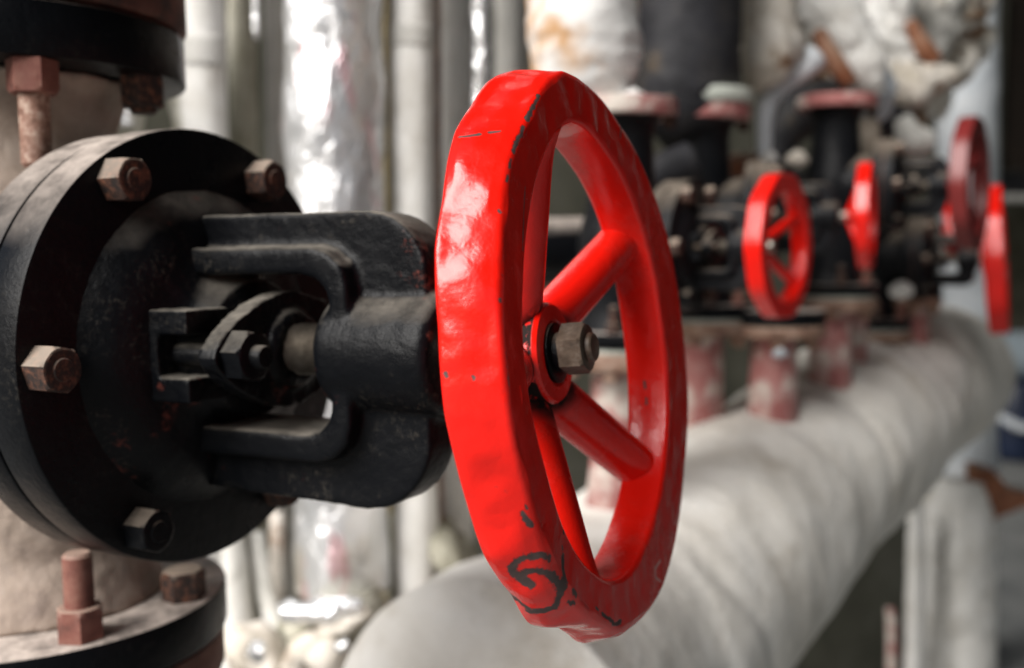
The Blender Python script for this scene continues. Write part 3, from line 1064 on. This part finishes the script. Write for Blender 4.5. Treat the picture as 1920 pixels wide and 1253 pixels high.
# bits seen between the top flange and the bonnet
V, F = tube([(P(205, 150, .948), .012), (P(212, 190, .948), .019), (P(225, 240, .948), .014)], 24, 24, cloth_disp(.3, .2, 40, 60, 45))
tag(mesh_obj('foil_scrap', V, F, M['foil_plain'], sharp=0), 'bluish foil wrap glimpsed between the top flange and the bonnet', 'foil scrap')
V, F = tube([(P(318, 130, 1.03), .014), (P(342, 190, 1.035), .016), (P(362, 250, 1.035), .016)], 24, 24, cloth_disp(.15, .2, 40, 60, 46))
tag(mesh_obj('lagging_strap', V, F, M['cloth_olive'], sharp=0), 'olive lagging strap behind the top of the bonnet', 'strap')
V, F = tube([(P(150, -50, 1.0), .06), (P(150, 500, 1.0), .06), (P(150, 1400, 1.0), .06)], 40, 40, cloth_disp(.08, .06, 16, 30, 47))
tag(mesh_obj('lagged_pipe', V, F, M['cloth_olive'], sharp=0), 'dim olive lagged pipe behind the body of the foreground valve', 'pipe', GP)

# ------------------------------------------------------------------ header pipe
HP = [(900, 1420, .68, .118), (1072, 1282, .816, .121), (1240, 1122, .96, .122), (1408, 975, 1.12, .121), (1568, 826, 1.36, .122), (1692, 736, 1.60, .121), (1748, 704, 1.74, .117), (1780, 690, 1.83, .100), (1792, 684, 1.865, .06), (1796, 682, 1.875, .02)]


def header_disp(q, s, th, r):
    l = fbm(q, 5, 3, 3) * .065 + fbm(q, 24, 4, 5) * .010
    c = max(0.0, ridge(q, (8, 8, 5), 2) - .62) * .010 + max(0.0, ridge(q, (26, 26, 15), 8) - .75) * .012
    for s0, w, dep, sk in ((.30, .012, .05, .06), (.42, .010, .04, -.05), (.62, .012, .05, .05), (.98, .014, .09, .04), (1.10, .012, .10, -.02)):
        dep *= .8 * (.5 + noise.noise(Vector((math.cos(th) * 1.5, math.sin(th) * 1.5, s0 * 9))) * .9)
        x = (s - s0 - sk * math.sin(th * 1.0 + s0 * 9) - .02 * noise.noise(Vector((th, s0 * 7, 0)))) / w
        c += dep * math.exp(-x * x)
    for s0, h, sk in ((.22, .030, .03), (.50, -.030, -.04), (.72, .028, .03), (.93, -.028, .05), (1.16, .03, -.03)):
        x = (s - s0 - sk * math.sin(th + s0 * 5) - .015 * noise.noise(Vector((th * 1.5, s0 * 9, 2)))) / .004
        l += h / (1 + math.exp(-max(-30, min(30, x))))
    return r * (l - c)


V, F = tube([(P(x, y, d), r) for x, y, d, r in HP], 420, 110, header_disp)
hd = mesh_obj('header_pipe', V, F, M['cloth_header'], sharp=0)
tag(hd, 'fat header pipe wrapped in dirty white lagging, running back to the right', 'pipe')
HA = [Vector(P(x, y, d)) for x, y, d, r in HP]


def header_at(p):
    best = None
    for a, b in zip(HA[:-1], HA[1:]):
        for i in range(21):
            q = a.lerp(b, i / 20)
            dd = (q.x - p.x) ** 2 + (q.y - p.y) ** 2
            if best is None or dd < best[0]:
                best = (dd, q)
    return best[1]


# ------------------------------------------------------------------ the row of valves on the header
def stem_offset(scale, k):
    return (.12 + .193 * k) * scale


def bg_valve(label, wpx, wpy, wh, D, yaw, scale, k, red, zt, zb, wyaw=None, wel=1.0, riser=None, stub_label='', fm=None, dish=-.026):
    d = FPX * D / wh
    c = P(wpx, wpy, d)
    ws = D / .2 / scale
    mwm, n0 = wheel_matrix(c, wyaw if wyaw is not None else yaw, wel, scale)
    a = math.radians(yaw)
    n = Vector((math.sin(a), -math.cos(a), 0))
    root = c - n * stem_offset(scale, k)
    top, hw = build_valve(label, 'valve', root, yaw, 0, scale, mwm, red, red, k=k, zt=zt, zb=zb, wheel_scale=ws, flange_mats=fm, dish=dish)
    # stub from the header up to the valve
    h = header_at(root)
    zf = root.z + (zb - .022) * scale
    sr = .040 * scale
    st = thing('branch_pipe', stub_label, 'pipe', Vector((root.x, root.y, h.z)), 'branch pipes on the header')
    L = zf - h.z - .0005
    mesh_obj('pipe', *lathe([(0.0, sr * 1.35), (L * .45, sr * 1.25), (L * .62, sr * 1.08), (L, sr * 1.05)], (0, 0, 0), (0, 0, 1), 48), M['pink'], st)
    mesh_obj('gasket', *lathe(disc_prof(L - .004, L - .0004, .088 * scale, .0005), (0, 0, 0), (0, 0, 1), 64), M['gasket'], st)
    mesh_obj('pipe_flange', *lathe(disc_prof(L - .018, L - .0045, .094 * scale, .001), (0, 0, 0), (0, 0, 1), 64), M['rust_beige'], st)
    for j in range(6):
        t_ = math.radians(60 * j + 15)
        mesh_obj('hex_bolt', *hexnut((.078 * scale * math.cos(t_), .078 * scale * math.sin(t_), L - .0183), (0, 0, -1), .02 * scale, .016 * scale), M['rust_beige'], st)
    return root, d


FM1 = (M['pink'], M['edge'], None, M['black_bg'])
FM2 = (M['pink'], M['edge'], None, M['black_bg'])
rA, dA = bg_valve('black gate valve seen through the big wheel, with a bright red wheel of its own', 1478, 462, 272, .113, 57, .57, .7, M['red_bg'], .19, -.125, stub_label='pink branch pipe showing through the lower spokes of the big wheel', fm=FM2, wyaw=55)
rB, dB = bg_valve('second black gate valve on the header, its red wheel seen edge on', 1637, 405, 200, .110, 72, .62, .85, M['red_bg'], .165, -.150, stub_label='pink branch pipe just right of the big wheel', fm=FM1, wyaw=66)
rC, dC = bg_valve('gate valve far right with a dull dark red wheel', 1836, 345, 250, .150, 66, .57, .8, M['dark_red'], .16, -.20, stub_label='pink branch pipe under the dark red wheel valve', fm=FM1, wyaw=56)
rD, dD = bg_valve('gate valve at the right edge with the largest red wheel of the back row', 1886, 486, 280, .200, 62, .60, .85, M['red_bg'], .16, -.14, stub_label='pink branch pipe at the far end of the header', fm=FM1, wyaw=63, wel=5, dish=-.007)
rE, dE = bg_valve('farthest gate valve, its small red wheel half hidden by the dark red wheel', 1808, 448, 165, .126, 66, .57, .8, M['red_bg'], .16, -.16, stub_label='shaded branch pipe behind the far end of the header', fm=FM1, wyaw=64, wel=16)

# ------------------------------------------------------------------ risers and loose lagging above the row
def ptube(name, label, cat, pts, mat, disp=None, n=50, seg=36, group=None, parent=None):
    V, F = tube([(P(x, y, d), h / FPX * d) for x, y, d, h in pts], n, seg, disp)
    o = mesh_obj(name, V, F, mat, parent, sharp=0)
    if parent is None:
        tag(o, label, cat, group)
    return o


GW = 'bundles of loose pipe lagging at the top right'
ptube('lagged_riser', 'white lagged riser with an orange rust stain above the big wheel', 'pipe', [(1085, -150, .86, 106), (1092, 0, .86, 107), (1098, 110, .86, 106), (1108, 160, .86, 92), (1122, 200, .86, 66), (1130, 235, .86, 56)], M['cloth_stained'], cloth_disp(.06, .10, 16, 34, 51), 90, 60)
ptube('foam_lump', 'white foam lump with rust on the flange right of the stained riser', 'foam', [(1150, 215, .84, 20), (1185, 196, .84, 26), (1215, 205, .84, 18)], M['cloth_stained'], cloth_disp(.3, .2, 50, 60, 52), 30, 28)
rs = thing('black_riser', 'black wrapped riser pipe standing on a pale ring above the second valve', 'pipe', Vector(rB))
zr = (.165 + .0245) * .62
mesh_obj('ring', *lathe(disc_prof(zr + .001, zr + .016, .054, .003), (0, 0, 0), (0, 0, 1), 64), M['gasket'], rs)
V, F = tube([(Vector((-.014, 0, zr + .016)), .053), (Vector((-.018, 0, zr + .05)), .058), (Vector((-.020, 0, zr + .5)), .058)], 60, 48, cloth_disp(.04, .04, 16, 30, 53))
mesh_obj('pipe', V, F, M['pipe_black'], rs, sharp=0)
ptube('lagging_bundle', 'beige folds of lagging right of the black riser', 'lagging', [(1400, -90, 1.22, 50), (1432, 10, 1.2, 58), (1452, 85, 1.18, 56), (1425, 140, 1.18, 42), (1408, 165, 1.18, 20)], M['cloth_beige'], torn_disp(54, .8), 110, 80, GW)
ptube('lagging_bundle', 'white cloth wrap sagging over a bare brown pipe end', 'lagging', [(1500, -90, 1.3, 62), (1545, 10, 1.28, 56), (1592, 85, 1.26, 50), (1632, 150, 1.25, 30), (1650, 175, 1.25, 12)], M['cloth_white'], torn_disp(55, .8), 110, 80, GW)
ptube('torn_lagging', 'wide torn mass of pale lagging filling the top right behind the bundles', 'lagging', [(1370, 20, 1.62, 60), (1440, 40, 1.64, 120), (1600, 40, 1.68, 140), (1720, 60, 1.72, 140), (1790, 70, 1.76, 90), (1815, 80, 1.78, 30)], M['cloth_torn'], torn_disp(3), 170, 110)
ptube('bare_pipe', 'bare rust brown pipe end under the sagging white wrap', 'pipe', [(1535, 60, 1.23, 14), (1560, 110, 1.22, 20), (1598, 160, 1.22, 15)], M['brown_rust'], None, 24, 24)
ptube('lagging_bundle', 'pointed white cloth hanging below the middle of the bundles', 'lagging', [(1600, 130, 1.34, 26), (1632, 165, 1.32, 50), (1640, 200, 1.32, 36), (1628, 238, 1.32, 10)], M['cloth_blue'], torn_disp(56, .8), 110, 80, GW)
ptube('lagging_bundle', 'tall white bundle left of the bluish column', 'lagging', [(1640, -90, 1.5, 80), (1648, 0, 1.48, 76), (1665, 80, 1.45, 52), (1690, 125, 1.45, 40)], M['cloth_white'], torn_disp(57, .8), 110, 80, GW)
ptube('lagging_bundle', 'beige cloth lump against the bluish column', 'lagging', [(1665, 150, 1.42, 36), (1705, 160, 1.42, 48), (1750, 150, 1.42, 36), (1790, 140, 1.42, 18)], M['cloth_beige'], torn_disp(58, .8), 110, 80, GW)
ptube('lagging_bundle', 'grey white bundle at the top beside the dark steel post', 'lagging', [(1760, -90, 1.6, 66), (1752, 0, 1.6, 62), (1745, 70, 1.58, 44), (1752, 110, 1.56, 20)], M['cloth_grey'], torn_disp(59, .8), 110, 80, GW)
ptube('bare_pipe', 'short rusty pipe between the white and the grey bundles', 'pipe', [(1705, 40, 1.42, 12), (1732, 90, 1.42, 18), (1756, 116, 1.42, 14)], M['brown_rust'], None, 20, 20)
ptube('white_bar', 'white bent bar in front of the dark gap at the top right', 'bar', [(1432, 290, 1.2, 15), (1434, 215, 1.2, 17), (1448, 178, 1.2, 19), (1490, 140, 1.2, 22), (1530, 105, 1.2, 26)], M['cloth_blue'], cloth_disp(.08, .08, 20, 40, 60), 60, 28)
ptube('dark_filler', 'dark tube added to stand for the dark hole behind the white bent bar', 'pipe', [(1452, 330, 1.45, 30), (1470, 250, 1.45, 40), (1530, 200, 1.45, 52), (1620, 215, 1.45, 48), (1700, 240, 1.45, 40)], M['pipe_black'], cloth_disp(.08, .08, 16, 30, 61), 50, 36)  # added black tube, its colour stands for the darkness of the hole
ptube('wrapped_stub', 'brown wrapped pipe stub above the edge on red wheel', 'pipe', [(1625, 225, 1.3, 22), (1625, 275, 1.3, 26), (1622, 325, 1.3, 22)], M['cloth_brown'], cloth_disp(.1, .1, 20, 40, 62), 30, 28)
ptube('wrapped_stub', 'grey wrapped lump between the dark red wheel and the beige lump', 'pipe', [(1690, 220, 1.4, 16), (1712, 262, 1.4, 28), (1745, 262, 1.4, 20)], M['cloth_grey'], cloth_disp(.25, .2, 20, 40, 63), 30, 28)
ptube('cross_pipe', 'long black horizontal pipe crossing behind the valves', 'pipe', [(1120, 318, 1.55, 22), (1500, 338, 1.9, 20), (2100, 345, 2.4, 20)], M['pipe_black'], cloth_disp(.04, .03, 12, 20, 64), 60, 28)
ptube('brown_pipe', 'short brown pipe above the first small red wheel', 'pipe', [(1310, 312, 1.24, 22), (1380, 310, 1.24, 22), (1440, 305, 1.24, 19)], M['brown_rust'], None, 24, 24)
for i, (x, y, r, m_, lab) in enumerate([(1440, 297, 16, 'cloth_white', 'white lagging crumb at the left over the first small red wheel'), (1495, 300, 20, 'cloth_beige', 'beige lagging crumb at the right over the first small red wheel'), (1462, 662, 13, 'cloth_blue', 'white foam crumb on the flange under the first small red wheel'), (1690, 545, 20, 'cloth_white', 'white crumb on the flange right of the edge on red wheel')]):
    d_ = 1.18 if i < 2 else (.99 if i == 2 else 1.34)
    ptube('lagging_crumb', lab, 'crumb', [(x - r, y + 3, d_, r * .4), (x, y, d_, r * .8), (x + r, y + 2, d_, r * .4)], M[m_], cloth_disp(.4, .3, 60, 80, 70 + i), 20, 20, 'crumbs of lagging on the valves')
# columns and things at the right edge
ptube('wrapped_column', 'bluish white wrapped column left of the dark steel post', 'pipe', [(1814, -250, 2.1, 56), (1814, 300, 2.1, 54), (1812, 700, 2.1, 54), (1812, 960, 2.1, 56)], M['cloth_blue'], cloth_disp(.05, .05, 8, 14, 65), 90, 48)
ptube('lagged_pipe', 'white lagged pipe going down to the floor under the header end', 'pipe', [(1790, 900, 2.0, 62), (1792, 1000, 2.0, 72), (1788, 1150, 2.0, 74), (1784, 1500, 2.0, 76)], M['cloth_white'], cloth_disp(.08, .10, 9, 14, 66), 90, 48)
ptube('lagged_pipe', 'slim white pipe beside the lagged pipe below the header end', 'pipe', [(1716, 940, 1.9, 14), (1718, 1050, 1.9, 18), (1716, 1150, 1.9, 18), (1712, 1500, 1.9, 18)], M['cloth_white'], cloth_disp(.1, .12, 12, 20, 67), 60, 32)
ptube('rust_pipe', 'pinkish rusty pipe in the dark gap below the header', 'pipe', [(1668, 1140, 1.9, 8), (1672, 1200, 1.9, 10), (1668, 1500, 1.9, 10)], M['pink'], None, 40, 20)
pa = P(1872, -150, 2.5)
pb = P(1960, 338, 2.5)
V, F = box(((pa.x + pb.x) / 2, pa.y + .05, (pa.z + pb.z) / 2 + .03), pb.x - pa.x, .1, pa.z - pb.z)
post = mesh_obj('steel_post', V, F, M['post'], smooth=False)
tag(post, 'dark brown steel post at the top right edge, above the black cross pipe', 'post')
gp = [(1836, 878), (1862, 880), (1896, 922), (1935, 926), (1935, 946), (1884, 966), (1840, 986)]
ga = [P(x, y, 1.95) for x, y in gp]
gb = [p + Vector((.0, .06, 0)) for p in ga]
ng = len(ga)
F = [tuple(range(ng)), tuple(range(2 * ng - 1, ng - 1, -1))] + [(i, (i + 1) % ng, ng + (i + 1) % ng, ng + i) for i in range(ng)]
tag(mesh_obj('rusty_bracket', ga + gb, F, M['brown_rust'], smooth=False), 'rusty brown bracket sticking out right of the white column', 'bracket')
mc = thing('machine', 'dark navy machine with a pale blue tank, far back at the right edge', 'machine', PZ(1925, 5.4, 0))
V, F = lathe([(0, .12), (.02, .17), (.30, .19), (.42, .15), (.46, .05)], (0, 0, 0), (0, 0, 1), 48)
mesh_obj('housing', V, F, M['navy'], mc)
V, F = lathe([(-.22, .04), (-.19, .13), (.19, .13), (.22, .04)], (0.02, 0, .56), (1, 0, 0), 48)
mesh_obj('tank', V, F, M['pale_blue'], mc)
V, F = tube([(Vector((-.20, -.2, .26)), .022), (Vector((-.1, -.22, .21)), .026), (Vector((.05, -.22, .18)), .022)], 20, 16)
mesh_obj('pipe', V, F, M['cloth_blue'], mc)
wall_sheet('far_wall', Vector((-4, 9.0, 0)), Vector((14, 9.0, 0)), 0, 6, .2, M['wall'], 'far dull olive wall glimpsed past the right edge of the pipes')
ptube('pale_rail', 'pale horizontal rail behind the red wheel at the right edge', 'rail', [(1780, 372, 3.0, 8), (2100, 372, 3.0, 8)], M['cloth_grey'], None, 10, 16)
# dark pipework seen through the upper opening of the big wheel
ptube('dark_barrel', 'black barrel with a dusty top seen between the upper spokes of the big wheel', 'pipe', [(1000, 470, .98, 62), (1100, 470, .99, 62), (1250, 475, 1.0, 60)], M['edge'], cloth_disp(.03, .02, 16, 20, 81), 30, 40)
ptube('dark_pipe', 'bluish black pipe slanting behind the upper right of the big wheel rim', 'pipe', [(1120, 500, 1.05, 40), (1170, 390, 1.05, 42), (1240, 330, 1.05, 40), (1300, 300, 1.05, 38)], M['pipe_black'], cloth_disp(.03, .02, 16, 20, 82), 40, 40)

# capped branches between the valves
for px, py, d, r, w, lab, cap in [(1452, 628, 1.10, .054, .024, 'pink branch pipe with a wide brown flange under the first small red wheel', True), (1702, 572, 1.46, .046, .028, 'short pink branch with a dusty flange near the far end of the header', True), (1606, 585, 1.30, .018, .013, 'slim pink branch pipe between the two flanged branches', False)]:
    p = P(px, py, d)
    h = header_at(p)
    L = p.z - h.z
    b_ = thing('branch_pipe', lab, 'pipe', Vector((p.x, p.y, h.z)), 'branch pipes on the header')
    mesh_obj('pipe', *lathe([(0, w * 1.3), (L * .5, w * 1.15), (L, w)], (0, 0, 0), (0, 0, 1), 40), M['pink'], b_)
    mesh_obj('pipe_flange', *lathe(disc_prof(L, L + .012, r, .001), (0, 0, 0), (0, 0, 1), 64), M['rust_beige'], b_)
    if cap:
        mesh_obj('blind_flange', *lathe(disc_prof(L + .0125, L + .028, r * .98, .001), (0, 0, 0), (0, 0, 1), 64), M['edge'], b_)
        for j in range(6):
            t_ = math.radians(60 * j + 20)
            mesh_obj('hex_bolt', *hexnut((.8 * r * math.cos(t_), .8 * r * math.sin(t_), L - .0003), (0, 0, -1), .012, .012), M['rust_beige'], b_)
